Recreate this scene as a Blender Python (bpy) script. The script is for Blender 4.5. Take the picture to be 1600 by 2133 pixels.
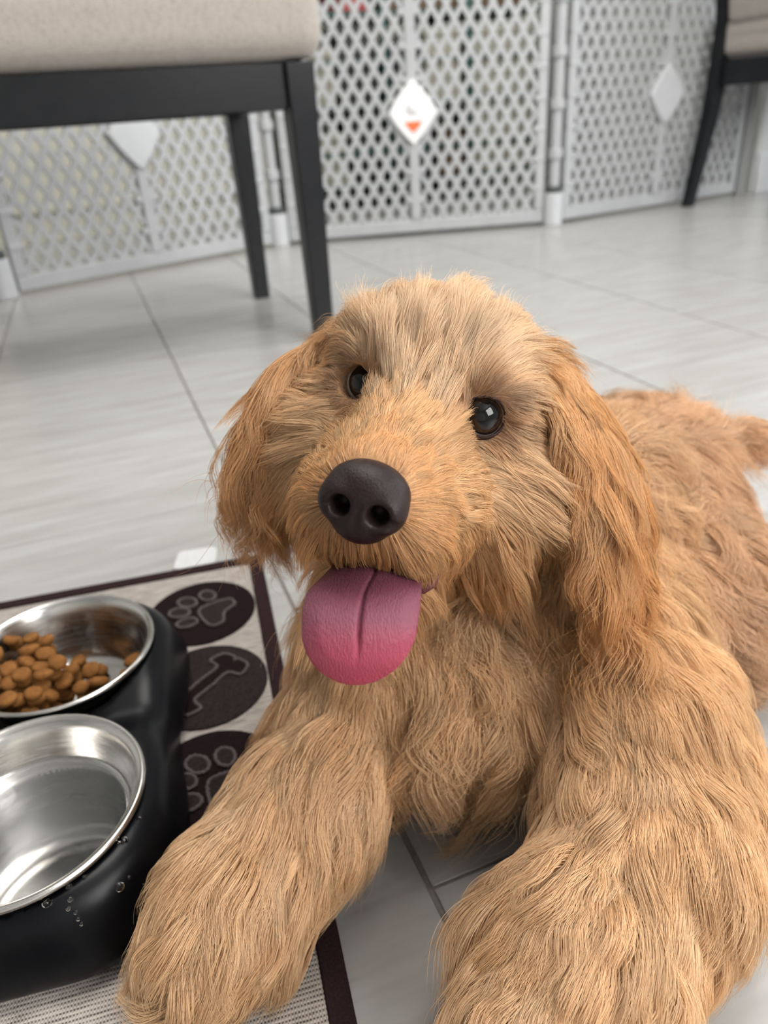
import bpy, math, random
import numpy as np
from mathutils import Matrix, Vector, kdtree

for o in list(bpy.data.objects):
    bpy.data.objects.remove(o)
SC = bpy.context.scene
COL = SC.collection
rng = np.random.default_rng(7)
random.seed(7)

# ------------------------------------------------------------------ camera
F, H = 1515.0, 0.37                      # focal length in pixels of the 1600x2133 frame, camera height
def _axes(nx=200.0, ny=2750.0):
    d = np.array([nx, ny, F]); d /= np.linalg.norm(d)
    y = np.array([0, 0, 1.0]); y = y - d * (y @ d); y /= np.linalg.norm(y)
    return np.array([np.cross(y, -d), y, -d])
M = _axes()                              # world = M @ camera (x right, y down, z forward)
CAM = np.array([0, 0, H])
def cw(v): return M @ np.asarray(v, float)
def P(px, py, depth):
    return CAM + M @ (np.array([px - 800, py - 1066.5, F]) / F * depth)

cam = bpy.data.cameras.new('camera')
co = bpy.data.objects.new('camera', cam); COL.objects.link(co)
cam.sensor_fit = 'VERTICAL'; cam.sensor_height = 36.0; cam.lens = F / 2133 * 36
cam.clip_start = 0.01; cam.clip_end = 100
R3 = np.column_stack([cw([1, 0, 0]), cw([0, -1, 0]), cw([0, 0, -1])])
co.matrix_world = Matrix([list(R3[0]) + [0], list(R3[1]) + [0], list(R3[2]) + [H], [0, 0, 0, 1]])
cam.dof.use_dof = True; cam.dof.focus_distance = 0.295; cam.dof.aperture_fstop = 8.5
SC.camera = co
cy = SC.cycles
cy.max_bounces = 5; cy.diffuse_bounces = 2; cy.glossy_bounces = 3; cy.transmission_bounces = 5; cy.transparent_max_bounces = 6
SC.cycles_curves.shape = 'RIBBONS'; SC.cycles_curves.subdivisions = 1
cy.caustics_reflective = False; cy.caustics_refractive = False; cy.use_denoising = True
cy.use_adaptive_sampling = True; cy.adaptive_threshold = 0.1; cy.adaptive_min_samples = 10; cy.use_light_tree = False

# ------------------------------------------------------------------ light
SC.view_settings.view_transform = 'Standard'
SC.view_settings.look = 'None'
SC.view_settings.gamma = 1.0
SC.view_settings.use_curve_mapping = False
SC.view_settings.exposure = -0.27
w = bpy.data.worlds.new('world'); SC.world = w; w.use_nodes = True
w.node_tree.nodes['Background'].inputs[0].default_value = (0.93, 0.96, 1.0, 1)
w.node_tree.nodes['Background'].inputs[1].default_value = 0.62
def area(name, loc, target, sx, sy, power, color=(1, 1, 1)):
    l = bpy.data.lights.new(name, 'AREA'); l.shape = 'RECTANGLE'; l.size = sx; l.size_y = sy
    l.energy = power; l.color = color
    o = bpy.data.objects.new(name, l); COL.objects.link(o); o.location = loc
    o.rotation_euler = (Vector(target) - Vector(loc)).to_track_quat('-Z', 'Y').to_euler()
    return o
area('window_daylight', (2.3, -1.3, 1.7), (0.1, 0.4, 0.1), 1.8, 1.6, 125, (1.0, 0.98, 0.95))
area('island_fill_light', (-0.7, 2.15, 2.5), (-0.9, 3.0, 0.2), 0.9, 0.5, 26, (1.0, 0.97, 0.92))  # added fill light, brightens the island front and the gate from above
area('dining_ceiling_lamp', (0.35, 0.75, 2.5), (0.35, 0.75, 0.0), 1.2, 1.2, 56, (1.0, 0.97, 0.93))
area('side_window_daylight', (3.2, 1.6, 1.5), (0.3, 1.4, 0.0), 1.4, 1.6, 48, (0.95, 0.98, 1.0))

# ------------------------------------------------------------------ helpers
def tag(o, label=None, cat=None, group=None, kind=None):
    if label: o['label'] = label
    if cat: o['category'] = cat
    if group: o['group'] = group
    if kind: o['kind'] = kind
    return o
def link(name, me, mat=None, parent=None, smooth=False):
    o = bpy.data.objects.new(name, me); COL.objects.link(o)
    if mat is not None and hasattr(me, 'materials') and not me.materials: me.materials.append(mat)
    if parent is not None: o.parent = parent
    return o
def mesh(name, V, Fc, smooth=False):
    me = bpy.data.meshes.new(name)
    me.from_pydata([tuple(map(float, v)) for v in V], [], [tuple(map(int, f)) for f in Fc]); me.update()
    if smooth: me.polygons.foreach_set('use_smooth', [True] * len(me.polygons))
    return me
def empty(name, loc=(0, 0, 0), rz=0):
    o = bpy.data.objects.new(name, None); COL.objects.link(o); o.location = loc; o.rotation_euler = (0, 0, rz)
    o.empty_display_size = 0.05
    return o
class MB:
    def __init__(s): s.V = []; s.F = []
    def add(s, V, Fc):
        b = len(s.V); s.V += [tuple(v) for v in V]; s.F += [tuple(i + b for i in f) for f in Fc]
    def hexa(s, p):      # 8 corners: bottom ccw, top ccw
        s.add(p, [(3, 2, 1, 0), (4, 5, 6, 7), (0, 1, 5, 4), (1, 2, 6, 5), (2, 3, 7, 6), (3, 0, 4, 7)])
    def box(s, x0, x1, y0, y1, z0, z1):
        s.hexa([(x0, y0, z0), (x1, y0, z0), (x1, y1, z0), (x0, y1, z0), (x0, y0, z1), (x1, y0, z1), (x1, y1, z1), (x0, y1, z1)])
    def tube(s, pts, r, n=8, closed=False):
        pts = np.asarray(pts, float); m = len(pts)
        rr = np.full(m, r) if np.isscalar(r) else np.asarray(r)
        if closed: T = np.roll(pts, -1, 0) - np.roll(pts, 1, 0)
        else: T = np.gradient(pts, axis=0)
        T /= np.linalg.norm(T, axis=1)[:, None]
        up = np.array([0, 0, 1.0]) if abs(T[0][2]) < 0.9 else np.array([1.0, 0, 0])
        V = []
        for i in range(m):
            a = np.cross(T[i], up); na = np.linalg.norm(a)
            if na < 1e-6: a = np.array([1.0, 0, 0])
            else: a = a / na
            b = np.cross(T[i], a)
            for k in range(n):
                t = 2 * math.pi * k / n
                V.append(pts[i] + rr[i] * (a * math.cos(t) + b * math.sin(t)))
        Fc = []
        for i in range(m if closed else m - 1):
            j = (i + 1) % m
            for k in range(n):
                Fc.append((i * n + k, i * n + (k + 1) % n, j * n + (k + 1) % n, j * n + k))
        if not closed:
            Fc.append(tuple(range(n - 1, -1, -1))); Fc.append(tuple((m - 1) * n + k for k in range(n)))
        s.add(V, Fc)
    def lathe(s, prof, n=64, c=(0, 0, 0)):
        m = len(prof); V = []
        for r, z in prof:
            for k in range(n):
                t = 2 * math.pi * k / n
                V.append((c[0] + r * math.cos(t), c[1] + r * math.sin(t), c[2] + z))
        Fc = [(i * n + k, i * n + (k + 1) % n, (i + 1) * n + (k + 1) % n, (i + 1) * n + k) for i in range(m - 1) for k in range(n)]
        Fc.append(tuple(range(n))) if prof[0][0] > 1e-5 and False else None
        s.add(V, Fc)
    def build(s, name, mat=None, parent=None, smooth=False, bevel=0, seg=2):
        me = mesh(name, s.V, s.F, smooth)
        o = link(name, me, mat, parent)
        if bevel:
            b = o.modifiers.new('bevel', 'BEVEL'); b.width = bevel; b.segments = seg; b.limit_method = 'ANGLE'; b.angle_limit = 0.6
            me.polygons.foreach_set('use_smooth', [True] * len(me.polygons))
            b.harden_normals = True
        return o

# --- materials
def mat(name, color=(0.8, 0.8, 0.8), rough=0.5, metal=0.0, **kw):
    m = bpy.data.materials.new(name); m.use_nodes = True
    b = m.node_tree.nodes['Principled BSDF']
    b.inputs['Base Color'].default_value = (*color, 1); b.inputs['Roughness'].default_value = rough; b.inputs['Metallic'].default_value = metal
    for k, v in kw.items():
        b.inputs[k.replace('_', ' ')].default_value = v
    return m
class NT:
    def __init__(s, m): s.t = m.node_tree; s.b = s.t.nodes.get('Principled BSDF')
    def n(s, typ, **kw):
        nd = s.t.nodes.new(typ)
        for k, v in kw.items():
            if k in nd.inputs: nd.inputs[k].default_value = v
            else: setattr(nd, k, v)
        return nd
    def l(s, a, b): s.t.links.new(a, b)
    def ramp(s, fac, stops):
        r = s.n('ShaderNodeValToRGB'); e = r.color_ramp.elements
        while len(e) < len(stops): e.new(0.5)
        for i, (p, c) in enumerate(stops): e[i].position = p; e[i].color = (*c, 1)
        s.l(fac, r.inputs[0]); return r.outputs[0]
    def noise(s, scale, detail=3, rough=0.5, vec=None, stretch=None, coord='Object'):
        tc = s.n('ShaderNodeTexCoord')
        src = tc.outputs[coord] if vec is None else vec
        if stretch:
            mp = s.n('ShaderNodeMapping'); mp.inputs['Scale'].default_value = stretch; s.l(src, mp.inputs[0]); src = mp.outputs[0]
        nn = s.n('ShaderNodeTexNoise'); nn.inputs['Scale'].default_value = scale; nn.inputs['Detail'].default_value = detail; nn.inputs['Roughness'].default_value = rough
        s.l(src, nn.inputs['Vector']); return nn.outputs['Fac']
    def bump(s, h, strength=0.2, dist=0.001):
        b = s.n('ShaderNodeBump'); b.inputs['Strength'].default_value = strength; b.inputs['Distance'].default_value = dist
        s.l(h, b.inputs['Height']); s.l(b.outputs[0], s.b.inputs['Normal'])

def m_tile():
    m = mat('floor_tile', (0.6, 0.6, 0.58), 0.27); n = NT(m)
    tc = n.n('ShaderNodeTexCoord'); oi = n.n('ShaderNodeObjectInfo')
    mm = n.n('ShaderNodeVectorMath', operation='SCALE'); mm.inputs['Scale'].default_value = 17.0
    cmb = n.n('ShaderNodeCombineXYZ')
    n.l(oi.outputs['Random'], cmb.inputs[0]); n.l(oi.outputs['Random'], cmb.inputs[1]); n.l(cmb.outputs[0], mm.inputs[0])
    ad = n.n('ShaderNodeVectorMath', operation='ADD'); n.l(tc.outputs['Object'], ad.inputs[0]); n.l(mm.outputs[0], ad.inputs[1])
    a = n.noise(1.0, 3, 0.62, ad.outputs[0], (5, 38, 1)); b = n.noise(1.0, 2, 0.6, ad.outputs[0], (14, 150, 1))
    mx = n.n('ShaderNodeMath', operation='ADD'); n.l(a, mx.inputs[0])
    mb = n.n('ShaderNodeMath', operation='MULTIPLY'); mb.inputs[1].default_value = 0.45; n.l(b, mb.inputs[0]); n.l(mb.outputs[0], mx.inputs[1])
    n.l(n.ramp(mx.outputs[0], [(0.45, (0.345, 0.335, 0.32)), (0.7, (0.415, 0.408, 0.395)), (0.95, (0.47, 0.467, 0.458))]), n.b.inputs['Base Color'])
    return m
def m_fabric(name, c1, c2, scale=900):
    m = mat(name, c1, 0.9); n = NT(m)
    tc = n.n('ShaderNodeTexCoord')
    a = n.noise(1.0, 3, 0.7, tc.outputs['Object'], (scale * .25, scale * .25, scale * 1.0))
    b = n.noise(1.0, 3, 0.7, tc.outputs['Object'], (scale, scale, scale * .2))
    mx = n.n('ShaderNodeMath', operation='ADD'); n.l(a, mx.inputs[0]); n.l(b, mx.inputs[1])
    n.l(n.ramp(mx.outputs[0], [(0.75, c2), (1.2, c1)]), n.b.inputs['Base Color']); n.bump(mx.outputs[0], 0.5, 0.001)
    n.b.inputs['Sheen Weight'].default_value = 0.3
    return m
def m_weave():
    m = mat('mat_weave', (0.6, 0.55, 0.5), 0.95); n = NT(m)
    tc = n.n('ShaderNodeTexCoord'); sp = n.n('ShaderNodeSeparateXYZ'); n.l(tc.outputs['Object'], sp.inputs[0])
    def wav(sock, k):
        a = n.n('ShaderNodeMath', operation='MULTIPLY'); a.inputs[1].default_value = k; n.l(sock, a.inputs[0])
        b = n.n('ShaderNodeMath', operation='SINE'); n.l(a.outputs[0], b.inputs[0]); return b.outputs[0]
    wx = wav(sp.outputs[0], 2 * math.pi / 0.0016); wy = wav(sp.outputs[1], 2 * math.pi / 0.0024)
    mul = n.n('ShaderNodeMath', operation='MULTIPLY'); n.l(wx, mul.inputs[0]); n.l(wy, mul.inputs[1])
    ns = n.noise(1.0, 3, 0.7, tc.outputs['Object'], (60, 500, 1))
    ad = n.n('ShaderNodeMath', operation='MULTIPLY_ADD'); n.l(mul.outputs[0], ad.inputs[0]); ad.inputs[1].default_value = 0.22
    n.l(ns, ad.inputs[2])
    a2 = n.n('ShaderNodeMath', operation='MULTIPLY_ADD'); n.l(wy, a2.inputs[0]); a2.inputs[1].default_value = 0.18; n.l(ad.outputs[0], a2.inputs[2])
    n.l(n.ramp(a2.outputs[0], [(0.15, (0.06, 0.05, 0.047)), (0.42, (0.34, 0.30, 0.27)), (0.72, (0.56, 0.505, 0.455))]), n.b.inputs['Base Color'])
    n.bump(a2.outputs[0], 0.5, 0.0008)
    return m
def m_noisy(name, c1, c2, scale, rough, bump=0.2, dist=0.0005, stretch=None, detail=3, **kw):
    m = mat(name, c1, rough, **kw); n = NT(m)
    f = n.noise(scale, detail, 0.6, None, stretch)
    n.l(n.ramp(f, [(0.3, c1), (0.7, c2)]), n.b.inputs['Base Color'])
    if bump: n.bump(f, bump, dist)
    return m
MT = {}
MT['tile'] = m_tile()
MT['grout'] = m_noisy('grout', (0.19, 0.17, 0.15), (0.27, 0.25, 0.23), 200, 0.9)
MT['fabric'] = m_fabric('chair_linen', (0.385, 0.345, 0.31), (0.265, 0.23, 0.205), 420)
MT['blackwood'] = m_noisy('black_painted_wood', (0.007, 0.008, 0.010), (0.011, 0.012, 0.014), 30, 0.30, 0.03, Specular_IOR_Level=0.28)
MT['plastic'] = m_noisy('gate_plastic', (0.42, 0.43, 0.44), (0.46, 0.47, 0.48), 20, 0.42, 0)
MT['plate'] = m_noisy('gate_plate_plastic', (0.56, 0.57, 0.59), (0.60, 0.61, 0.63), 20, 0.3, 0)
MT['whiteplate'] = m_noisy('white_plate_plastic', (0.86, 0.86, 0.86), (0.9, 0.9, 0.9), 20, 0.3, 0)
MT['orange'] = m_noisy('orange_print', (0.9, 0.16, 0.04), (0.92, 0.2, 0.06), 60, 0.4, 0)
MT['darkgrey'] = m_noisy('dark_rubber', (0.05, 0.06, 0.06), (0.07, 0.08, 0.08), 60, 0.6, 0)
MT['cream'] = m_noisy('cream_paint', (0.60, 0.585, 0.50), (0.64, 0.625, 0.54), 6, 0.5, 0)
MT['wall'] = m_noisy('wall_paint', (0.50, 0.49, 0.42), (0.54, 0.53, 0.46), 5, 0.8, 0.03)
MT['whitewall'] = m_noisy('white_wall_paint', (0.72, 0.73, 0.72), (0.76, 0.77, 0.76), 5, 0.8, 0.03)
MT['white'] = m_noisy('white_trim', (0.80, 0.81, 0.82), (0.84, 0.85, 0.86), 8, 0.4, 0)
MT['green'] = m_noisy('green_metal', (0.02, 0.07, 0.06), (0.03, 0.10, 0.085), 30, 0.45, 0)
MT['blackbin'] = m_noisy('black_plastic_bin', (0.008, 0.008, 0.008), (0.014, 0.014, 0.014), 40, 0.5, 0)
MT['redbox'] = m_noisy('red_card', (0.35, 0.03, 0.03), (0.4, 0.05, 0.04), 20, 0.6, 0)
MT['creambox'] = m_noisy('cream_card', (0.34, 0.32, 0.26), (0.38, 0.36, 0.30), 20, 0.7, 0)
MT['brownbox'] = m_noisy('brown_card', (0.10, 0.06, 0.03), (0.13, 0.08, 0.045), 20, 0.7, 0)
MT['weave'] = m_weave()
MT['border'] = m_noisy('brown_binding', (0.022, 0.012, 0.013), (0.038, 0.022, 0.023), 900, 0.95, 0.4, Specular_IOR_Level=0.05)
MT['patch'] = m_noisy('brown_felt', (0.011, 0.006, 0.007), (0.022, 0.013, 0.014), 700, 0.98, 0.6, Specular_IOR_Level=0.05)
MT['patch2'] = m_noisy('brown_pile', (0.018, 0.013, 0.013), (0.040, 0.031, 0.031), 500, 0.98, 0.6, Specular_IOR_Level=0.05)
MT['cord'] = m_noisy('grey_chenille_cord', (0.07, 0.055, 0.055), (0.16, 0.135, 0.13), 1200, 0.98, 0.8, Specular_IOR_Level=0.05)
MT['feeder'] = m_noisy('black_feeder_plastic', (0.002, 0.0023, 0.0035), (0.0035, 0.004, 0.0055), 60, 0.33, 0.04, Specular_IOR_Level=0.2)
def m_steel():
    m = mat('brushed_steel', (0.62, 0.60, 0.57), 0.22, 1.0); n = NT(m)
    f = n.noise(1.0, 2, 0.5, None, (25, 25, 900))
    n.l(n.ramp(f, [(0.3, (0.17, 0.17, 0.17)), (0.7, (0.30, 0.30, 0.30))]), n.b.inputs['Roughness'])
    return m
MT['steel'] = m_steel()
MT['water'] = mat('water', (1, 1, 1), 0.0, 0, IOR=1.333, Transmission_Weight=1.0)
MT['kibble'] = m_noisy('kibble', (0.17, 0.068, 0.018), (0.285, 0.125, 0.036), 240, 0.85, 0.5, 0.0006, Specular_IOR_Level=0.15)
MT['paper'] = m_noisy('white_film', (0.6, 0.61, 0.61), (0.7, 0.7, 0.7), 300, 0.35, 0.05)
MT['skin'] = m_noisy('golden_skin', (0.36, 0.19, 0.085), (0.44, 0.25, 0.12), 90, 0.85, 0.1)
MT['lid'] = m_noisy('eyelid_skin', (0.022, 0.011, 0.010), (0.05, 0.024, 0.02), 700, 0.6, 0.3, Specular_IOR_Level=0.2)
MT['nose'] = m_noisy('nose_leather', (0.013, 0.007, 0.007), (0.024, 0.013, 0.013), 1100, 0.40, 0.5, 0.0005, Specular_IOR_Level=0.25)
def m_tongue():
    m = mat('tongue', (0.5, 0.1, 0.15), 0.40); n = NT(m)
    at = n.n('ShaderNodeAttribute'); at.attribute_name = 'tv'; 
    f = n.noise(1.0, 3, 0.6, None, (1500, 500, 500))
    n.l(n.ramp(at.outputs['Fac'], [(0.0, (0.06, 0.016, 0.026)), (0.30, (0.13, 0.038, 0.06)), (0.60, (0.22, 0.058, 0.09)), (0.82, (0.44, 0.075, 0.125)), (1.0, (0.45, 0.055, 0.105))]), n.b.inputs['Base Color'])  # own mauve to pink, with shade under the lip painted into the top
    n.bump(f, 0.6, 0.0012)
    n.b.inputs['Subsurface Weight'].default_value = 0.25; n.b.inputs['Subsurface Radius'].default_value = (0.004, 0.0015, 0.001)
    n.b.inputs['Subsurface Scale'].default_value = 1.0
    n.b.inputs['Specular IOR Level'].default_value = 0.35
    return m
MT['tongue'] = m_tongue()
MT['mouth'] = m_noisy('mouth_lining', (0.10, 0.02, 0.03), (0.16, 0.04, 0.05), 300, 0.35, 0.1)

# ------------------------------------------------------------------ implicit surfaces
def rcone(p, a, b, ra, rb):
    a = np.asarray(a, float); b = np.asarray(b, float); ab = b - a
    t = np.clip((p - a) @ ab / (ab @ ab), 0, 1)
    return np.linalg.norm(p - a - t[:, None] * ab, axis=1) - (ra + (rb - ra) * t)
def ell(p, c, r, R=None):
    q = p - np.asarray(c, float)
    if R is not None: q = q @ np.asarray(R).T
    r = np.asarray(r, float)
    k0 = np.linalg.norm(q / r, axis=1); k1 = np.linalg.norm(q / r**2, axis=1) + 1e-9
    return k0 * (k0 - 1) / k1
def smin(a, b, k):
    h = np.clip(0.5 + 0.5 * (b - a) / k, 0, 1)
    return b + (a - b) * h - k * h * (1 - h)
def smax(a, b, k): return -smin(-a, -b, k)
def surface_nets(f, lo, hi, h):
    lo = np.asarray(lo, float); n = np.ceil((np.asarray(hi) - lo) / h).astype(int) + 1
    g = [lo[i] + h * np.arange(n[i]) for i in range(3)]
    X = np.stack(np.meshgrid(*g, indexing='ij'), -1).reshape(-1, 3)
    D = np.concatenate([f(c) for c in np.array_split(X, max(1, len(X) // 400000))]).reshape(n)
    S = D < 0
    c = n - 1
    acc = np.zeros((*c, 3)); cnt = np.zeros(c)
    cor = [(i, j, k) for i in (0, 1) for j in (0, 1) for k in (0, 1)]
    def sl(o): return tuple(slice(o[i], o[i] + c[i]) for i in range(3))
    for a in cor:
        for ax in range(3):
            if a[ax] == 0:
                b = list(a); b[ax] = 1
                da, db = D[sl(a)], D[sl(b)]
                cr = (da < 0) != (db < 0)
                t = np.where(cr, da / np.where(cr, da - db, 1), 0)
                for q in range(3):
                    acc[..., q] += np.where(cr, a[q] + (t if q == ax else 0), 0)
                cnt += cr
    m = cnt > 0
    idx = -np.ones(c, int); idx[m] = np.arange(m.sum())
    ijk = np.argwhere(m)
    V = lo + h * (ijk + acc[m] / cnt[m][:, None])
    Fc = []
    for ax in range(3):
        u, v = (ax + 1) % 3, (ax + 2) % 3
        s0 = [slice(None)] * 3; s1 = [slice(None)] * 3
        s0[ax] = slice(0, n[ax] - 1); s1[ax] = slice(1, n[ax])
        e = S[tuple(s0)] != S[tuple(s1)]
        e = np.argwhere(e)
        e = e[(e[:, u] > 0) & (e[:, v] > 0) & (e[:, u] < c[u]) & (e[:, v] < c[v])]
        ins = S[tuple(e.T)]
        q = []
        for du, dv in ((-1, -1), (0, -1), (0, 0), (-1, 0)):
            k = e.copy(); k[:, u] += du; k[:, v] += dv
            q.append(idx[tuple(k.T)])
        q = np.stack(q, 1)
        q[~ins] = q[~ins][:, ::-1]
        Fc.append(q)
    return V, np.concatenate(Fc)
def nets_obj(name, f, lo, hi, h, material, parent=None):
    V, Fc = surface_nets(f, lo, hi, h)
    me = bpy.data.meshes.new(name); me.from_pydata(V.tolist(), [], Fc.tolist()); me.update()
    me.polygons.foreach_set('use_smooth', [True] * len(me.polygons))
    return link(name, me, material, parent)

# ================================================================== the setting
BD = np.array([0.943, 0.333]); BD /= np.linalg.norm(BD)        # tile grid: across the planks
AD = np.array([-BD[1], BD[0]])                                  # along the planks, away from the camera
B0 = 0.092; TW = 0.3065; TL = 0.61
ANG = math.atan2(BD[1], BD[0])
def grid(b, a): return BD * b + AD * a
fb = MB()
fb.box(-4, 4, -3.0, 6.0, -0.05, -0.0015)
floor = fb.build('floor', MT['grout']); tag(floor, kind='structure')
floor['label'] = 'pale grey tiled floor with streaky grain and darker grout'
tb = MB(); tb.box(-TW / 2 + .0014, TW / 2 - .0014, -TL / 2 + .0006, TL / 2 - .0006, -0.006, 0.0)
t0 = tb.build('tile', MT['tile'], floor, bevel=0.0009, seg=1)
joints = {-1: 0.75, 0: 0.229, 2: 0.738, 3: 1.106}
first = True
for k in range(-9, 17):
    j = joints.get(k, (0.229 + 0.21 * k) % TL)
    b = B0 + (k + .5) * TW
    r0 = math.floor((-0.6 - j) / TL); r1 = math.ceil((5.2 - j) / TL)
    for r in range(r0, r1):
        a = j + (r + .5) * TL
        x, y = grid(b, a)
        if x < -(1.25 + 0.75 * max(y, 0)) or x > 1.6 + 0.75 * max(y, 0) or y < -0.6 or y > 4.8: continue
        o = t0 if first else t0.copy()
        if not first: COL.objects.link(o)
        first = False
        o.location = (x, y, 0); o.rotation_euler = (0, 0, ANG)

def wall(name, p0, p1, z0, z1, th, m, label=None, parent=None):
    p0 = np.array(p0); p1 = np.array(p1); d = (p1 - p0) / np.linalg.norm(p1 - p0); nrm = np.array([-d[1], d[0]]) * th
    b = MB()
    q = [p0, p1, p1 + nrm, p0 + nrm]
    b.hexa([(*c, z0) for c in q] + [(*c, z1) for c in q])
    o = b.build(name, m, parent)
    if parent is None:
        tag(o, label, kind='structure')
    return o
G3 = np.array([1.459, 3.026])
CR = G3 + np.array([0.06, 0.03])
far = CR + AD * 1.7
wall('wall_back', far - BD * 6.0, far, 0, 2.6, 0.1, MT['wall'], 'beige kitchen wall far behind the gate')
wall('wall_passage', CR, far, 0, 2.6, 0.1, MT['wall'], 'beige side wall of the passage behind the gate') if False else None
# wall block right of the gate (its left end is the passage side)
wb = MB(); q = [CR, CR + BD * 2.2, CR + BD * 2.2 + AD * 1.7, CR + AD * 1.7]
wb.hexa([(*c, 0) for c in q] + [(*c, 2.6) for c in q])
tag(wb.build('wall_right', MT['whitewall']), 'white wall at the right end of the gate', kind='structure')
bb = MB()
for z0, z1, t in ((0.0, .075, .016), (.075, .125, .012), (.125, .137, .007)):
    q = [CR + BD * 0.012 - AD * t, CR + BD * 2.2 - AD * t, CR + BD * 2.2, CR + BD * .012]
    bb.hexa([(*c, z0) for c in q] + [(*c, z1) for c in q])
tag(bb.build('baseboard_right', MT['white']), 'white moulded baseboard along the right wall', kind='structure')
# other walls of the room (out of view, they close the room and show in the steel bowls)
wall('wall_left', (-3.4, -2.6), (-3.4, 5.2), 0, 2.6, -0.1, MT['whitewall'], 'white wall on the left of the room')
c = MB(); c.box(-3.5, 4.0, -2.7, 6.0, 2.6, 2.68)
tag(c.build('ceiling', MT['white']), 'white room ceiling', kind='structure')

wall('wall_front', (-3.4, -2.6), (1.2, -2.6), 0, 2.6, -0.1, MT['whitewall'], 'white wall behind the camera')

# ================================================================== kitchen island, rack behind the gate
ISB = -3.4
isl = empty('kitchen_island', (0, 0, 0))
tag(isl, 'cream panelled kitchen island standing behind the gate on the left', 'island')
i0 = np.array([-1.55, 3.02]); i1 = i0 + BD * 1.25
def slab(name, p0, p1, off0, off1, z0, z1, m, parent, bevel=0.003):
    b = MB(); q = [p0 - AD * off0, p1 - AD * off0, p1 - AD * off1, p0 - AD * off1]
    b.hexa([(*c, z0) for c in q] + [(*c, z1) for c in q])
    return b.build(name, m, parent, bevel=bevel)
slab('body', i0 - BD * .8, i1, 0, -0.6, 0.0, 0.88, MT['cream'], isl)
slab('baseboard', i0 - BD * .8, i1 + BD * .012, 0.014, 0, 0, 0.105, MT['cream'], isl)
slab('baseboard_ledge', i0 - BD * .8, i1 + BD * .02, 0.03, 0, 0.105, 0.135, MT['cream'], isl, 0.006)
for s in (0.14, 0.2, 1.16):
    slab('batten', i0 + BD * s, i0 + BD * (s + .035), 0.012, 0, 0.135, 0.86, MT['cream'], isl)
slab('worktop', i0 - BD * .83, i1 + BD * .03, 0.03, -0.63, 0.88, 0.91, MT['white'], isl)
oc = i0 + BD * 0.76
pl = slab('outlet', oc - BD * .06, oc + BD * .06, 0.006, 0, 0.335, 0.405, MT['white'], isl, 0.002)
for s in (-.026, .026):
    m_ = oc + BD * s
    slab('socket', m_ - BD * .012, m_ + BD * .012, 0.0075, 0.004, 0.352, 0.388, MT['darkgrey'], pl, 0.002)

rk = empty('storage_rack', (0, 0, 0))
tag(rk, 'dark green metal storage rack standing behind the middle gate panel', 'rack')
r0 = np.array([-0.22, 3.35]); RW = 1.12; RD = 0.36
def post(s, d):
    p = r0 + BD * s + AD * d
    b = MB(); b.tube([(*p, 0), (*p, 1.3)], 0.014, 8); b.build('post', MT['green'], rk, True)
for s in (0, .38, .76, RW):
    for d in (0, RD): post(s, d)
for z in (0.10, 0.40, 0.72, 1.05):
    slab('shelf', r0 - BD * .01, r0 + BD * (RW + .01), 0.0, -RD, z - .012, z, MT['green'], rk, 0.002)
for z in (0.22, 0.55):
    b = MB(); b.tube([(*(r0), z), (*(r0 + BD * RW), z)], 0.008, 8); b.build('rail', MT['green'], rk, True)
things = [
 ('storage_box', .03, .20, .10, .30, 'creambox', 'cream box on the bottom rack shelf at its left end', 'box'),
 ('storage_bin', .22, .37, .10, .37, 'blackbin', 'black bin on the bottom rack shelf beside the cream box', 'bin'),
 ('storage_bin', .40, .60, .10, .36, 'blackbin', 'wide black bin in the middle of the bottom rack shelf', 'bin'),
 ('storage_box', .62, .75, .10, .30, 'brownbox', 'small brown box low in the middle of the rack', 'box'),
 ('storage_box', .79, 1.09, .10, .37, 'creambox', 'large cream box on the bottom rack shelf at its right end', 'box'),
 ('storage_box', .03, .17, .40, .60, 'creambox', 'cream box on the second rack shelf at its left end', 'box'),
 ('storage_bin', .19, .36, .40, .68, 'blackbin', 'tall black bin on the second rack shelf', 'bin'),
 ('storage_box', .22, .33, .72, .82, 'redbox', 'red box near the top of the rack behind the gate', 'box'),
 ('storage_bin', .40, .55, .40, .62, 'blackbin', 'square black bin on the second rack shelf, in its middle bay', 'bin'),
 ('storage_box', .57, .74, .40, .66, 'creambox', 'cream box on the second rack shelf beside the square black bin', 'box'),
 ('storage_box', .80, 1.08, .40, .66, 'creambox', 'wide cream box on the second rack shelf at its right end', 'box'),
 ('storage_box', .42, .72, .72, .86, 'brownbox', 'wide brown box on the third rack shelf', 'box'),
 ('storage_box', .82, 1.06, .72, .84, 'brownbox', 'brown box on the third rack shelf at its right end', 'box'),
]
for nm, s0, s1, z0, z1, mk, lab, cat in things:
    o = slab(nm, r0 + BD * s0, r0 + BD * s1, -0.03, -RD + .03, z0 + .001, z1 - .03, MT[mk], None, 0.006)
    lid = slab('lid', r0 + BD * (s0 - .004), r0 + BD * (s1 + .004), -0.024, -RD + .024, z1 - .03, z1, MT[mk], o, 0.004)
    tag(o, lab, cat, 'boxes and bins on the rack')

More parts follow.
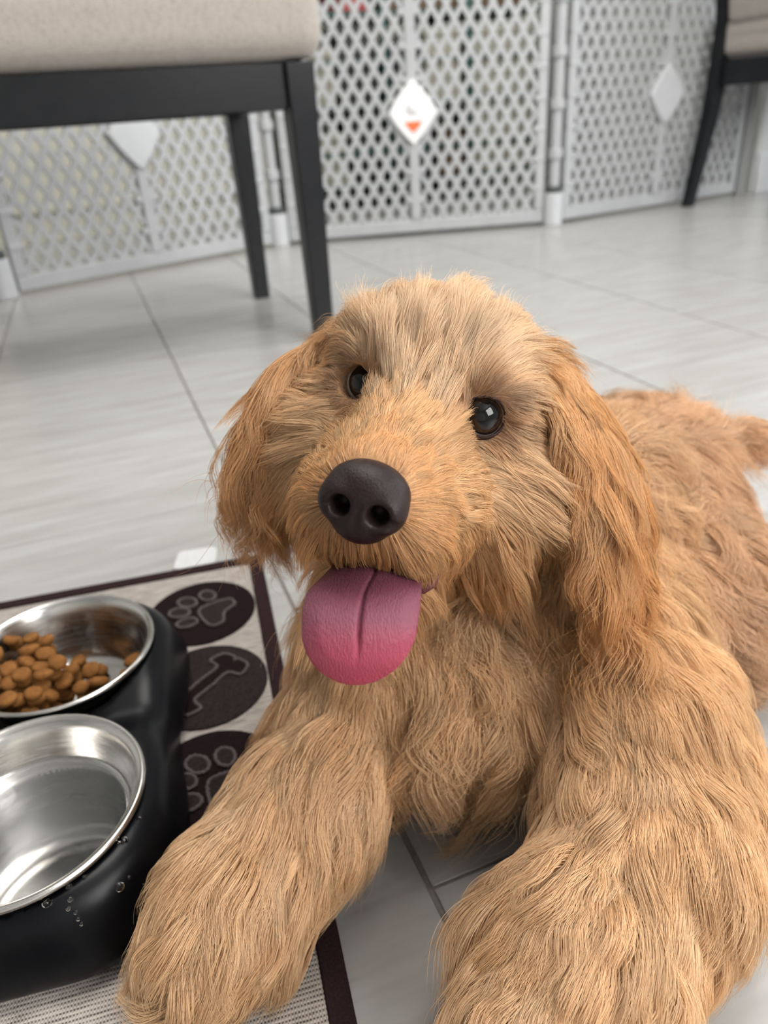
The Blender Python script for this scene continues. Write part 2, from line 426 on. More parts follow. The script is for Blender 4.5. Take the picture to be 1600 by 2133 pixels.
# ================================================================== play-yard gate
GH = 0.72
gate_pts = [np.array([-0.954, 1.994]), np.array([-0.279, 2.563]), np.array([0.635, 2.594]), np.array([1.459, 3.026])]
def gate_panel(p0, p1, label, logo):
    d = p1 - p0; Lp = np.linalg.norm(d); root = empty('lattice_gate', (*p0, 0), math.atan2(d[1], d[0]))
    tag(root, label, 'gate', 'play yard gate sections')
    mg = 0.035
    x0, x1 = mg, Lp - mg; xm = Lp / 2
    def bar(name, a, b, c_, e, th=0.012, bev=0.004):
        m_ = MB(); m_.box(a, b, -th, th, c_, e); return m_.build(name, MT['plastic'], root, bevel=bev)
    bar('bottom_rail', x0, x1, 0.012, 0.05); bar('top_rail', x0, x1, GH - .04, GH)
    for xa in (x0, x1 - .03):
        sr = bar('side_rail', xa, xa + .03, .05, GH - .04)
        for k in range(7):
            z = 0.12 + k * .085
            m_ = MB(); m_.box(xa - (.012 if xa > x0 else 0), xa + (.042 if xa == x0 else .03), -.014, .014, z - .009, z + .009); m_.build('clip', MT['plastic'], sr, bevel=.005)
    cr = bar('centre_rib', xm - .016, xm + .016, .05, GH - .04, 0.014)
    for k in range(7):
        z = 0.11 + k * .085
        if abs(z - GH / 2) < .09: continue
        m_ = MB(); m_.box(xm - .034, xm + .034, -.013, .013, z - .009, z + .009); m_.build('clip', MT['plastic'], cr, bevel=.005)
    # lattice: two crossing sets of bars clipped to each half
    px, pz = 0.046, 0.0745; sl = pz / px; wv = 0.0135 / 2; th = 0.006
    for (a, b) in ((x0 + .028, xm - .014), (xm + .014, x1 - .028)):
        m_ = MB(); z0, z1 = .046, GH - .036
        for sgn in (1, -1):
            c0 = -sl * (b - a) if sgn > 0 else 0
            nb = int(((z1 - z0) + sl * (b - a)) / pz) + 2
            for i in range(nb):
                # z = z0 + off + sgn*sl*(x-a)
                off = (c0 + i * pz) if sgn > 0 else (i * pz)
                xa, xb = a, b
                f = lambda x: z0 + off + sgn * sl * (x - a)
                inv = lambda z: a + sgn * (z - z0 - off) / sl
                lo_, hi_ = sorted((inv(z0), inv(z1)))
                xa, xb = max(a, lo_), min(b, hi_)
                if xb - xa < .004: continue
                nx_, nz_ = -sgn * sl, 1.0; nn = math.hypot(nx_, nz_); nx_, nz_ = nx_ / nn * wv, nz_ / nn * wv
                A = (xa, f(xa)); Bq = (xb, f(xb))
                yo = 0.0005 * sgn
                q = [(A[0] - nx_, A[1] - nz_), (Bq[0] - nx_, Bq[1] - nz_), (Bq[0] + nx_, Bq[1] + nz_), (A[0] + nx_, A[1] + nz_)]
                m_.hexa([(u, -th + yo, v) for u, v in q] + [(u, th + yo, v) for u, v in q])
        m_.build('lattice', MT['plastic'], root)
    # diamond plate
    r = 0.082; zc = GH / 2
    m_ = MB(); ring = []
    n_ = 48
    def dia(s, y): 
        out = []
        for k in range(n_):
            t = 2 * math.pi * k / n_; cx, cz = math.cos(t), math.sin(t)
            rr = s / (abs(cx) ** 1.15 + abs(cz) ** 1.15) ** (1 / 1.15)
            out.append((xm + rr * cx * .93, y, zc + rr * cz * 1.12))
        return out
    L_ = [dia(r, .014), dia(r, -.018), dia(r * .94, -.024)]
    V = sum(L_, []); Fc = [tuple(range(n_))] + [(i * n_ + k, i * n_ + (k + 1) % n_, (i + 1) * n_ + (k + 1) % n_, (i + 1) * n_ + k) for i in range(2) for k in range(n_)] + [tuple(2 * n_ + k for k in range(n_))][::-1]
    m_.add(V, Fc)
    pm = MT['whiteplate'] if logo else MT['plate']
    dp = m_.build('diamond_plate', pm, root, bevel=.002)
    if logo:
        b_ = MB(); b_.lathe([(0.0001, .006), (.016, .005), (.021, .0), (.021, -.002)], 32); o = b_.build('button', pm, dp, True)
        o.rotation_euler = (math.pi / 2, 0, 0); o.location = (xm, -.024, zc + .016)
        b_ = MB(); q = [(-.026, .0), (.026, .0), (.017, -.014), (.0, -.03), (-.017, -.014)]
        V = [(xm + x, -.0245, zc - .024 + z) for x, z in q] + [(xm + x, -.0265, zc - .024 + z) for x, z in q]
        b_.add(V, [(0, 1, 2, 3, 4), (9, 8, 7, 6, 5)] + [(i, 5 + i, 5 + (i + 1) % 5, (i + 1) % 5) for i in range(5)])
        tag(b_.build('printed_mark', MT['orange'], dp), 'orange wedge mark on the white plate')
    return root
gate_panel(gate_pts[0], gate_pts[1], 'white lattice gate panel behind the near dining chair, in front of the island', False)
gate_panel(gate_pts[1], gate_pts[2], 'white lattice gate panel with an orange mark on its diamond plate', True)
gate_panel(gate_pts[2], gate_pts[3], 'white lattice gate panel ending at the right wall', False)
plabs = ['grey gate post at the left edge beside the island', 'grey gate post behind the near dining chair legs', 'grey gate post with dark collar right of the middle panel', 'grey gate post fixed to the right wall corner']
for p, lb in zip(gate_pts, plabs):
    root = empty('gate_post', (*p, 0)); tag(root, lb, 'post', 'play yard gate posts')
    if lb.endswith('corner'):
        b = MB(); b.box(-.018, .018, -.02, .02, 0, GH + .3); b.build('bracket', mat('grey_bracket', (.25, .25, .25), .5) , root, bevel=.004)
        continue
    b = MB(); b.tube([(0, 0, .0), (0, 0, .10)], .032, 24); b.build('foot', MT['plate'], root, bevel=.004)
    b = MB(); b.tube([(0, 0, .10), (0, 0, .118)], .026, 24); b.build('collar', MT['darkgrey'], root, bevel=.003)
    b = MB(); b.tube([(0, 0, .118), (0, 0, GH)], .017, 20); b.build('rod', MT['plastic'], root, bevel=.003)
    for z in (.2, .34, .48, .62):
        b = MB(); b.tube([(0, 0, z), (0, 0, z + .03)], .024, 20); b.build('hinge_knuckle', MT['plastic'], root, bevel=.004)
    b = MB(); b.tube([(0, 0, GH), (0, 0, GH + .03)], .03, 24); b.build('cap', MT['plate'], root, bevel=.006)

# ================================================================== dining chairs
def leg_mesh(pts, w, d):
    b = MB(); V = []
    for (x, y, z), ww, dd in zip(pts, w, d):
        V += [(x - dd / 2, y - ww / 2, z), (x + dd / 2, y - ww / 2, z), (x + dd / 2, y + ww / 2, z), (x - dd / 2, y + ww / 2, z)]
    Fc = [(3, 2, 1, 0)]
    for i in range(len(pts) - 1):
        for k in range(4):
            Fc.append((i * 4 + k, i * 4 + (k + 1) % 4, i * 4 + 4 + (k + 1) % 4, i * 4 + 4 + k))
    e = (len(pts) - 1) * 4; Fc.append((e, e + 1, e + 2, e + 3))
    b.add(V, Fc); return b
def rbox(x0, x1, y0, y1, z0, z1, r, n=5, crown=0.0, hh=None):
    # soft box through a superellipsoid-like rounding
    c = np.array([(x0 + x1) / 2, (y0 + y1) / 2, (z0 + z1) / 2]); e = np.array([x1 - x0, y1 - y0, z1 - z0]) / 2 - r
    def f(p):
        q = np.abs(p - c) - e
        return np.linalg.norm(np.maximum(q, 0), axis=1) + np.minimum(q.max(1), 0) - r
    return f, c, e
def chair(loc, rz, label):
    root = empty('dining_chair', loc, rz); tag(root, label, 'chair')
    zt = 0.448
    for s in (-1, 1):
        leg_mesh([(.205, s * .205, 0), (.2, s * .2, .37), (.2, s * .2, zt)], [.034, .046, .048], [.034, .046, .048]).build('leg', MT['blackwood'], root, bevel=.003)
        leg_mesh([(-.27, s * .2, 0), (-.215, s * .2, .30), (-.205, s * .2, zt), (-.205, s * .2, .56), (-.25, s * .2, .80), (-.31, s * .2, 1.02)], [.032, .042, .044, .044, .04, .034], [.034, .046, .05, .046, .04, .03]).build('leg', MT['blackwood'], root, bevel=.003)
        b = MB(); b.box(-.19, .178, s * .2 - .012, s * .2 + .012, .372, zt); b.build('apron', MT['blackwood'], root, bevel=.002)
    for x in (.2, -.205):
        b = MB(); b.box(x - .011, x + .011, -.178, .178, .372, zt); b.build('apron', MT['blackwood'], root, bevel=.002)
    f, c, e = rbox(-.215, .245, -.238, .238, zt + .002, .572, .035)
    def g(p):
        d = f(p)
        return d - 0.012 * np.exp(-((p[:, 0] / .2)**2 + (p[:, 1] / .2)**2)) * (p[:, 2] > c[2])
    nets_obj('seat', g, (-.24, -.26, .43), (.27, .26, .61), .008, MT['fabric'], root)
    # back panel between the posts, reclined
    f2, c2, e2 = rbox(-.03, .03, -.176, .176, .545, 1.03, .02)
    def g2(p):
        q = p.copy(); q[:, 0] = p[:, 0] + .20 + np.clip(p[:, 2] - .56, 0, 1) * .22
        return f2(q)
    nets_obj('backrest', g2, (-.40, -.2, .52), (-.12, .2, 1.06), .009, MT['fabric'], root)
    return root
def bench(loc, rz, label):
    root = empty('dining_bench', loc, rz); tag(root, label, 'bench')
    zt = 0.448; BL = -.92
    for s in (-1, 1):
        for x in (.2, BL + .04):
            leg_mesh([(x, s * .22, 0), (x, s * .22, .37), (x, s * .22, zt)], [.034, .046, .048], [.034, .046, .048]).build('leg', MT['blackwood'], root, bevel=.003)
        b = MB(); b.box(BL + .065, .178, s * .22 - .012, s * .22 + .012, .383, zt); b.build('apron', MT['blackwood'], root, bevel=.002)
    for x in (.2, BL + .04):
        b = MB(); b.box(x - .011, x + .011, -.196, .196, .383, zt); b.build('apron', MT['blackwood'], root, bevel=.002)
    f, c, e = rbox(BL, .245, -.258, .258, zt + .002, .562, .035)
    nets_obj('seat', f, (BL - .03, -.28, .43), (.27, .28, .60), .009, MT['fabric'], root)
    return root
def place(front_near, rz, local):
    c, s = math.cos(rz), math.sin(rz)
    return (front_near[0] - (c * local[0] - s * local[1]), front_near[1] - (s * local[0] + c * local[1]), 0)
rz1 = math.radians(22)
bench(place((-.090, 1.375), rz1, (.2, -.22)), rz1, 'long black-legged bench with a beige linen seat at the upper left')
rz2 = math.radians(25)
chair(place((1.173, 2.794), rz2, (-.27, .2)), rz2, 'black-framed dining chair with beige linen seat at the right edge by the wall')

# ================================================================== feeding mat
mu = np.array([.976, .215]); mu /= np.linalg.norm(mu); mv = np.array([mu[1], -mu[0]])
TR = np.array([-0.1215, 0.599])
rzm = math.atan2(mu[1], mu[0])
# local frame: x along mu (0 at the right edge, negative to the left), y = -along mv (0 at the far edge, negative towards the camera)
mt = empty('feeding_mat', (*TR, 0), rzm); tag(mt, 'beige woven feeding mat with dark brown border and round patches', 'mat')
MW, ML = .49, .62
b = MB(); b.box(-MW + .006, -.006, -ML + .006, -.006, .0005, .0038); b.build('woven_base', MT['weave'], mt)
for (a0, a1, c0, c1) in ((-MW, 0, -.0125, 0), (-MW, 0, -ML, -ML + .0125), (-.0125, 0, -ML + .0125, -.0125), (-MW, -MW + .0125, -ML + .0125, -.0125)):
    b = MB(); b.box(a0, a1, c0, c1, .0004, .0054); b.build('border', MT['border'], mt, bevel=.0015)
def disc(name, cx, cy, r, z0, z1, m, parent, n=48):
    b = MB(); V = []
    for rr, z in ((r, z0), (r, z1 - .0006), (r - .001, z1)):
        V += [(cx + rr * math.cos(2 * math.pi * k / n), cy + rr * math.sin(2 * math.pi * k / n), z) for k in range(n)]
    Fc = [(i * n + k, i * n + (k + 1) % n, (i + 1) * n + (k + 1) % n, (i + 1) * n + k) for i in range(2) for k in range(n)] + [tuple(2 * n + k for k in range(n))]
    b.add(V, Fc); return b.build(name, m, parent)
def cord(name, pts, parent, r=.0014, closed=True, m='cord'):
    pts = np.array(pts); d = np.linalg.norm(np.diff(np.vstack([pts, pts[:1]]) if closed else pts, axis=0), axis=1).sum()
    k = max(24, int(d / .0011))
    src = np.vstack([pts, pts[:1]]) if closed else pts
    t = np.r_[0, np.cumsum(np.linalg.norm(np.diff(src, axis=0), axis=1))]; tt = np.linspace(0, t[-1], k, endpoint=not closed)
    q = np.stack([np.interp(tt, t, src[:, i]) for i in range(3)], 1)
    q[:, :2] += rng.normal(0, .00022, (k, 2))
    b = MB(); b.tube(q, r * (1 + .22 * np.sin(np.arange(k) * 2.1)) , 6, closed); return b.build(name, MT[m], parent, True)
def oval(cx, cy, rx, ry, rot=0, n=26, z=.0066):
    c, s = math.cos(rot), math.sin(rot)
    return [(cx + c * rx * math.cos(t) - s * ry * math.sin(t), cy + s * rx * math.cos(t) + c * ry * math.sin(t), z) for t in np.linspace(0, 2 * math.pi, n, endpoint=False)]
def fill(name, pts, parent, m):
    b = MB(); n = len(pts); V = [(x, y, .0052) for x, y, z in pts] + [(x, y, .0064) for x, y, z in pts]
    b.add(V, [tuple(range(n, 2 * n))] + [(k, (k + 1) % n, n + (k + 1) % n, n + k) for k in range(n)]); return b.build(name, MT[m], parent)
PR = .0455
def smooth_loop(ctrl, n=60):
    c = np.array(ctrl, float); m = len(c); out = []
    for i in range(n):
        t = i / n * m; k = int(t); u = t - k
        p0, p1, p2, p3 = c[(k - 1) % m], c[k % m], c[(k + 1) % m], c[(k + 2) % m]
        out.append(.5 * (2 * p1 + (p2 - p0) * u + (2 * p0 - 5 * p1 + 4 * p2 - p3) * u * u + (3 * p1 - p0 - 3 * p2 + p3) * u**3))
    return np.array(out)
def patch(cx, cy, what, rot):
    d = disc('patch', cx, cy, PR, .0036, .0054, MT['patch2'] if what == 'bone' else MT['patch'], mt)
    c, s = math.cos(rot), math.sin(rot)
    def tr(pts): return [(cx + c * x - s * y, cy + s * x + c * y, .0062) for x, y in pts]
    if what == 'paw':
        for (x, y, rx, ry, a) in ((-.0185, .0045, .0062, .0085, .5), (-.0065, .0175, .0065, .009, .15), (.0085, .0175, .0065, .009, -.2), (.0205, .004, .0062, .0085, -.55)):
            o = oval(x, y, rx, ry, a); pts = tr([(p[0], p[1]) for p in o])
            fill('toe_pad', pts, d, 'patch2'); cord('toe_outline', pts, d)
        lp = smooth_loop([(0, .002), (.011, -.006), (.019, -.018), (.012, -.025), (0, -.021), (-.012, -.025), (-.019, -.018), (-.011, -.006)])
        pts = tr(lp); fill('main_pad', pts, d, 'patch2'); cord('pad_outline', pts, d)
    elif what == 'bone':
        lp = smooth_loop([(-.017, .006), (-.02, .016), (-.031, .013), (-.033, .003), (-.030, 0), (-.033, -.003), (-.031, -.013), (-.02, -.016), (-.017, -.006), (0, -.006), (.017, -.006), (.02, -.016), (.031, -.013), (.033, -.003), (.030, 0), (.033, .003), (.031, .013), (.02, .016), (.017, .006), (0, .006)], 110)
        pts = tr(lp); fill('bone_shape', pts, d, 'patch'); cord('bone_outline', pts, d)
RW_ = [-.077, -.1725, -.268, -.3645, -.461]
for i, y in enumerate(RW_):
    patch(-.0585, y, 'bone' if i % 2 else 'paw', {0: 1.1, 1: .72, 2: .9, 3: .7, 4: 1.0}[i])
for i, y in enumerate(RW_): 
    if i in (4,): patch(-.158, y, 'bone', .7)

# small white film tag on the floor by the mat
tg = [(x, y) for x, y in ((-.079, .039), (-.041, .037), (-.043, .006), (-.083, .006))]
lp = []
for (x, y), q in zip(tg, ((-1, 1), (1, 1), (1, -1), (-1, -1))):
    for t in np.linspace(0, math.pi / 2, 5):
        a = {(-1, 1): math.pi, (1, 1): math.pi / 2, (1, -1): 0, (-1, -1): -math.pi / 2}[q] - t
        lp.append((x - q[0] * .006 + .006 * math.cos(a), y - q[1] * .006 + .006 * math.sin(a)))
b = MB(); n = len(lp); b.add([(x, y, .0002) for x, y in lp] + [(x, y, .0012) for x, y in lp], [tuple(range(n, 2 * n))[::-1]] + [(k, n + k, n + (k + 1) % n, (k + 1) % n) for k in range(n)])
o = b.build('film_tag', MT['paper']); o.location = (*TR, 0); o.rotation_euler = (0, 0, rzm)
tag(o, 'small white film tag lying on the tiles behind the mat', 'tag')

# ================================================================== feeder, bowls, kibble, water
Z0 = .0072; ZR = .060
bc1 = np.array([-.230, .401]); bc2 = np.array([-.204, .272]); fc = (bc1 + bc2) / 2
fw = (bc2 - bc1); fw /= np.linalg.norm(fw); fn = np.array([-fw[1], fw[0]])
def feeder_sdf(p):
    q = p[:, :2] - fc; u = q @ fw; v = q @ fn; z = p[:, 2]
    t = np.clip((z - Z0) / .05, 0, 1)
    hx = .1435 - .012 * t**1.5; hy = .0815 - .012 * t**1.5
    rad = .058
    waist = .006 * np.exp(-(u / .035)**2)
    a = np.stack([np.abs(u) - hx + rad, np.abs(v) - hy + waist + rad], 1)
    d2 = np.linalg.norm(np.maximum(a, 0), axis=1) + np.minimum(a.max(1), 0) - rad
    top = .0575 - .010 * np.exp(-(u / .022)**2)
    d = smax(d2, np.maximum(z - top, Z0 - z), .014)
    for c in (bc1, bc2):
        d = np.maximum(d, .0608 - np.linalg.norm(p[:, :2] - c, axis=1))
    # arched gaps under the ends
    d = np.maximum(d, -(np.sqrt((v / .045)**2 + ((z - Z0) / .007)**2) - 1) * .006) if False else d
    return d
fd = nets_obj('bowl_stand', feeder_sdf, (-.36, .15, -.002), (-.08, .53, .07), .0022, MT['feeder'])
tag(fd, 'black plastic double bowl stand on the feeding mat', 'stand')
sm = fd.modifiers.new('smooth', 'SMOOTH'); sm.iterations = 3
def bowl(c, label, rr):
    prof = [(.0002, -.0445), (.036, -.0445), (.041, -.0435), (.0445, -.0405), (.0475, -.034), (.0535, -.015), (.0575, -.003), (.0592, .0002), (rr - .0022, .0022), (rr - .0008, .0018), (rr, .0), (rr - .0006, -.0016), (rr - .002, -.0016), (.0595, -.0012), (.0580, -.005), (.0540, -.016), (.0480, -.035), (.045, -.042), (.041, -.0450), (.036, -.0460), (.0002, -.0460)]
    b = MB(); b.lathe(prof, 96)
    o = b.build('steel_bowl', MT['steel'], None, True); o.location = (*c, ZR)
    s_ = o.modifiers.new('sub', 'SUBSURF'); s_.levels = 1; s_.render_levels = 1
    tag(o, label, 'bowl', 'stainless steel bowls'); return o
bowl(bc1, 'stainless steel bowl holding kibble, the far one in the black stand', .0640)
bowl(bc2, 'stainless steel bowl holding water, the near one in the black stand', .0648)
b = MB(); zw = -.0215
prof = [(.0002, zw), (.048, zw), (.0513, zw + .0004), (.0513, zw - .0006), (.0472, -.0337), (.0442, -.0402), (.0408, -.0432), (.036, -.0442), (.0002, -.0442)]
b.lathe(prof, 96); o = b.build('drinking_water', MT['water'], None, True); o.location = (*bc2, ZR)
tag(o, 'clear water standing in the near steel bowl', 'water')
# kibble heap
def kib_mesh(seed):
    r_ = np.random.default_rng(seed); V = []; Fc = []
    n, m = 12, 7; a, bb_, hh = r_.uniform(.0062, .0074), r_.uniform(.0052, .0064), r_.uniform(.0029, .0036)
    V.append((0, 0, -hh))
    for i in range(1, m):
        ph = -math.pi / 2 + math.pi * i / m; cz = math.copysign(abs(math.sin(ph)) ** .8, math.sin(ph)) * hh; cr = math.cos(ph) ** .6
        for k in range(n):
            t = 2 * math.pi * k / n; w_ = 1 + r_.normal(0, .03)
            V.append((a * cr * math.cos(t) * w_, bb_ * cr * math.sin(t) * w_, cz))
    V.append((0, 0, hh)); e = len(V) - 1
    for k in range(n): Fc.append((0, 1 + (k + 1) % n, 1 + k)); Fc.append((e, e - n + k, e - n + (k + 1) % n))
    for i in range(m - 2):
        for k in range(n): Fc.append((1 + i * n + k, 1 + i * n + (k + 1) % n, 1 + (i + 1) * n + (k + 1) % n, 1 + (i + 1) * n + k))
    return mesh('kibble_piece', V, Fc, True)
kms = [kib_mesh(i) for i in range(5)]
for m_ in kms: m_.materials.append(MT['kibble'])
pts = []
def bowl_z(r): 
    return float(np.interp(r, [0, .036, .0445, .0535, .06], [-.0445, -.0445, -.0405, -.015, 0])) + ZR
def add_k(x, y, flat=.35):
    r = np.hypot(x - bc1[0], y - bc1[1])
    if r > .049: return
    z = bowl_z(r + .005) + .0042
    for (a, b_, c_) in pts:
        d = math.hypot(x - a, y - b_)
        if d < .0118: z = max(z, c_ + .0062 * math.sqrt(max(0, 1 - (d / .0118)**2)) + .0004)
    if z > ZR - .001: return
    pts.append((x, y, z))
    me = kms[len(pts) % 5]
    o = bpy.data.objects.new('kibble', me); COL.objects.link(o); o.location = (x, y, z)
    o.rotation_euler = (random.gauss(0, flat), random.gauss(0, flat), random.uniform(0, 6.28)); o.scale = (1.0,) * 3
    tag(o, 'brown dry kibble piece heaped in the far steel bowl', 'kibble', 'kibble in the far bowl')
kc = np.array([-.250, .387])
for i in range(210):
    q = rng.normal(0, 1, 2) * np.array([.0175, .0165]); add_k(kc[0] + q[0] * BD[0], kc[1] + q[1] - .1 * q[0])
for (x, y) in ((-.196, .396), (-.190, .404), (-.205, .385), (-.199, .380), (-.211, .377), (-.238, .434), (-.243, .425), (-.187, .412)): add_k(x, y)
# droplets on the stand
drop = MB(); drop.lathe([(.0001, .0016), (.0009, .0013), (.0016, .0006), (.0018, 0), (.0001, 0)], 14)
dm = mesh('droplet_mesh', drop.V, drop.F, True); dm.materials.append(MT['water'])
dz = [((250, 1848), 1.5, .05), ((300, 1845), .8, .05), ((97, 1880), 1.5, .056), ((143, 1845), 1.0, .057), ((146, 1874), .8, .056), ((258, 1750), 1.3, .057), ((245, 1756), .8, .057), ((175, 1826), .8, .057), ((290, 1705), .7, .057), ((142, 1893), .7, .054), ((157, 1901), .6, .053), ((163, 1915), .6, .05), ((170, 1925), .6, .048), ((268, 1828), .6, .05)]
def ray_hit_stand(px, py):
    d = cw([px - 800, py - 1066.5, F]); d /= np.linalg.norm(d)
    t = np.arange(.2, .7, .0004); pp = CAM + t[:, None] * d; s_ = feeder_sdf(pp); k = np.argmax(s_ < .0003)
    p = pp[k]; e = .0008
    g = np.array([feeder_sdf((p + e * ax)[None])[0] - feeder_sdf((p - e * ax)[None])[0] for ax in np.eye(3)])
    return p, g / (np.linalg.norm(g) + 1e-9)
for (px_, sc_, _) in dz:
    p, g = ray_hit_stand(*px_)
    o = bpy.data.objects.new('water_droplet', dm); COL.objects.link(o); o.location = p; o.scale = (sc_,) * 3
    o.rotation_euler = Vector(g).to_track_quat('Z', 'Y').to_euler()
    tag(o, 'tiny clear water droplet clinging to the black bowl stand', 'droplet', 'droplets on the stand')

# ================================================================== the dog
def sst(a, b, x): t = np.clip((x - a) / (b - a), 0, 1); return t * t * (3 - 2 * t)
def cvec(px, py, d): return np.array([(px - 800) / F * d, (py - 1066.5) / F * d, d])
E_c = cvec(878, 832, .318)                       # between the eyes
N_c = cvec(757, 1045, .250)                      # middle of the nose
ex = cvec(1010, 870, .314) - cvec(745, 797, .322); ex /= np.linalg.norm(ex)
dn = N_c - E_c; dn -= ex * (dn @ ex); dn /= np.linalg.norm(dn)
uu = np.cross(ex, dn); uu = -uu if uu[1] > 0 else uu
a25 = math.radians(24)
HY = math.cos(a25) * dn + math.sin(a25) * uu; HZ = math.cos(a25) * uu - math.sin(a25) * dn
HR = np.stack([cw(ex), cw(HY), cw(HZ)])          # rows: head axes in the world
HO = CAM + M @ E_c
def h2w(q): return HO + np.asarray(q, float) @ HR
def w2h(p): return (p - HO) @ HR.T
NOSE = h2w(w2h(CAM + M @ N_c))
nose_l = w2h(NOSE)
eyes_l = [w2h(P(1010, 868, .3145)), w2h(P(750, 797, .3305))]     # dog's left eye (image right), dog's right eye
ER = .0104
eye_dir = []
for i, e in enumerate(eyes_l):
    d = np.array([(.36, -.30)[i], .93, .08]); eye_dir.append(d / np.linalg.norm(d))
eye_c = [e - d * .0080 for e, d in zip(eyes_l, eye_dir)]          # eyeball centres, head space

def head_sdf(q):
    d = ell(q, (0, -.060, .000), (.055, .058, .050))
    d = smin(d, ell(q, (0, -.030, .012), (.043, .034, .032)), .02)
    for s in (-1, 1):
        d = smin(d, ell(q, (s * .025, -.016, .0155), (.017, .014, .012)), .012)           # brows
        d = smin(d, ell(q, (s * .039, -.036, -.032), (.030, .036, .036)), .02)            # cheeks
        d = smin(d, rcone(q, (s * .015, .010, -.040), (s * .0125, .053, -.0425), .0225, .0165), .012)  # upper lips
    d = smin(d, rcone(q, (0, -.012, -.012), (0, .060, -.030), .024, .0155), .012)         # bridge and muzzle
    d = smin(d, rcone(q, (0, -.045, -.062), (0, .016, -.084), .028, .015), .012)          # lower jaw
    # mouth gap between lip and jaw
    g = ell(q, (0, .040, -.0725), (.020, .040, .008))
    d = smax(d, -g, .004)
    for c, dr in zip(eye_c, eye_dir):
        d = smax(d, -(np.linalg.norm(q - (c + dr * .0070), axis=1) - .0088), .005)
    d = smax(d, -(np.linalg.norm(q - (nose_l + np.array([0, .006, .0])), axis=1) - .0135), .004)
    return d
# bones of the body: a, b, ra, rb, blend, coat direction (None: along a to b)
dn3 = np.array([0, 0, -1.0])
back = np.array([.55, .80, 0])
BONES = [
  ((.055, .385, .115), (.12, .435, .110), .064, .068, .03, back * .45 + dn3 * .9),
  ((.12, .435, .110), (.195, .500, .098), .066, .062, .03, back * .55 + dn3 * .8),
  ((.045, .350, .095), (.055, .375, .075), .050, .054, .03, dn3),
  ((.195, .500, .095), (.212, .515, .086), .062, .054, .03, back * .6 + dn3 * .8),
  ((.060, .375, .150), (.030, .372, .215), .054, .046, .03, dn3),                 # neck
  ((-.005, .345, .092), (-.018, .325, .058), .043, .041, .025, dn3 + np.array([-.4, -.5, 0])),   # right shoulder, elbow
  ((-.018, .325, .058), (-.054, .268, .045), .040, .034, .02, None),
  ((-.054, .268, .045), (-.084, .224, .038), .034, .032, .02, None),
  ((-.084, .224, .038), (-.098, .206, .034), .033, .0285, .015, None),
  ((.115, .360, .100), (.128, .280, .070), .048, .045, .03, dn3 * .8 + np.array([.15, -.6, 0])),   # left shoulder
  ((.128, .280, .070), (.116, .225, .050), .045, .042, .02, dn3 * .5 + np.array([.25, -.7, 0])),
  ((.116, .225, .050), (.072, .182, .042), .043, .040, .02, None),
  ((.072, .182, .042), (.050, .154, .038), .040, .036, .015, None),
  ((.046, .322, .070), (.048, .335, .046), .042, .042, .03, dn3 + np.array([0, -.25, 0])),      # breast
  ((.165, .395, .060), (.20, .430, .060), .050, .055, .03, dn3 * .9 + np.array([.3, -.1, 0])),     # belly side
  ((.198, .458, .072), (.222, .400, .054), .056, .046, .03, dn3 * .9 + np.array([.3, -.35, 0])),   # left thigh, knee
  ((.222, .400, .050), (.245, .465, .030), .035, .026, .02, dn3 * .5 + np.array([.3, .1, 0])),
  ((.255, .470, .022), (.246, .410, .020), .020, .020, .015, None),
  ((.215, .530, .120), (.290, .524, .124), .018, .014, .02, None),                # tail
  ((.290, .524, .124), (.400, .490, .118), .014, .009, .01, None),
]
def body_sdf(p):
    d = None
    for a, b, ra, rb, k, f in BONES:
        e = rcone(p, a, b, ra, rb)
        d = e if d is None else smin(d, e, k)
    r = p[:, :2] - TR; onmat = (r @ mu < .002) & (-(r @ mv) > -ML)
    d = smax(d, np.where(onmat, .0085, .0035) - p[:, 2], .006)
    h = np.full(len(p), 1.0)
    m = (np.linalg.norm(p - HO, axis=1) < .22)
    h[m] = head_sdf(w2h(p[m]))
    return smin(d, h, .018)
dog = empty('dog', (.10, .40, 0)); tag(dog, 'golden curly puppy lying on the tiles with its tongue hanging out', 'dog')
def pd(o):      # parent to the dog keeping world coordinates
    o.parent = dog; o.matrix_parent_inverse = Matrix.Translation((-.10, -.40, 0)); return o
body = pd(nets_obj('body', body_sdf, (-.16, .10, -.004), (.45, .62, .335), .0034, MT['skin']))

# --- nose
nr = nose_l
def nose_sdf(q):
    p = q - nr
    d = ell(p, (0, -.005, .003), (.0152, .0115, .0112))
    d = smin(d, ell(p, (0, -.005, -.0070), (.0108, .0095, .0090)), .009)
    for s in (-1, 1):
        d = smin(d, ell(p, (s * .0088, .000, -.0012), (.0072, .0072, .0078)), .003)
    for s in (-1, 1):
        d = smax(d, -rcone(p, (s * .0074, .0105, -.0034), (s * .0066, -.0002, -.0016), .0050, .0028), .0022)
        d = smax(d, -rcone(p, (s * .0078, .0085, -.0042), (s * .0155, .0045, -.0052), .0025, .0018), .0018)
    d = smax(d, -rcone(p, (0, .0078, -.001), (0, .0048, -.018), .0010, .0016), .0018)
    return d
V, Fc = surface_nets(nose_sdf, nr - .0205, nr + np.array([.0205, .014, .0175]), .00065)
me = mesh('nose', h2w(V), Fc, True); pd(link('nose', me, MT['nose']))['label'] = 'dark brown nose leather with two nostrils'

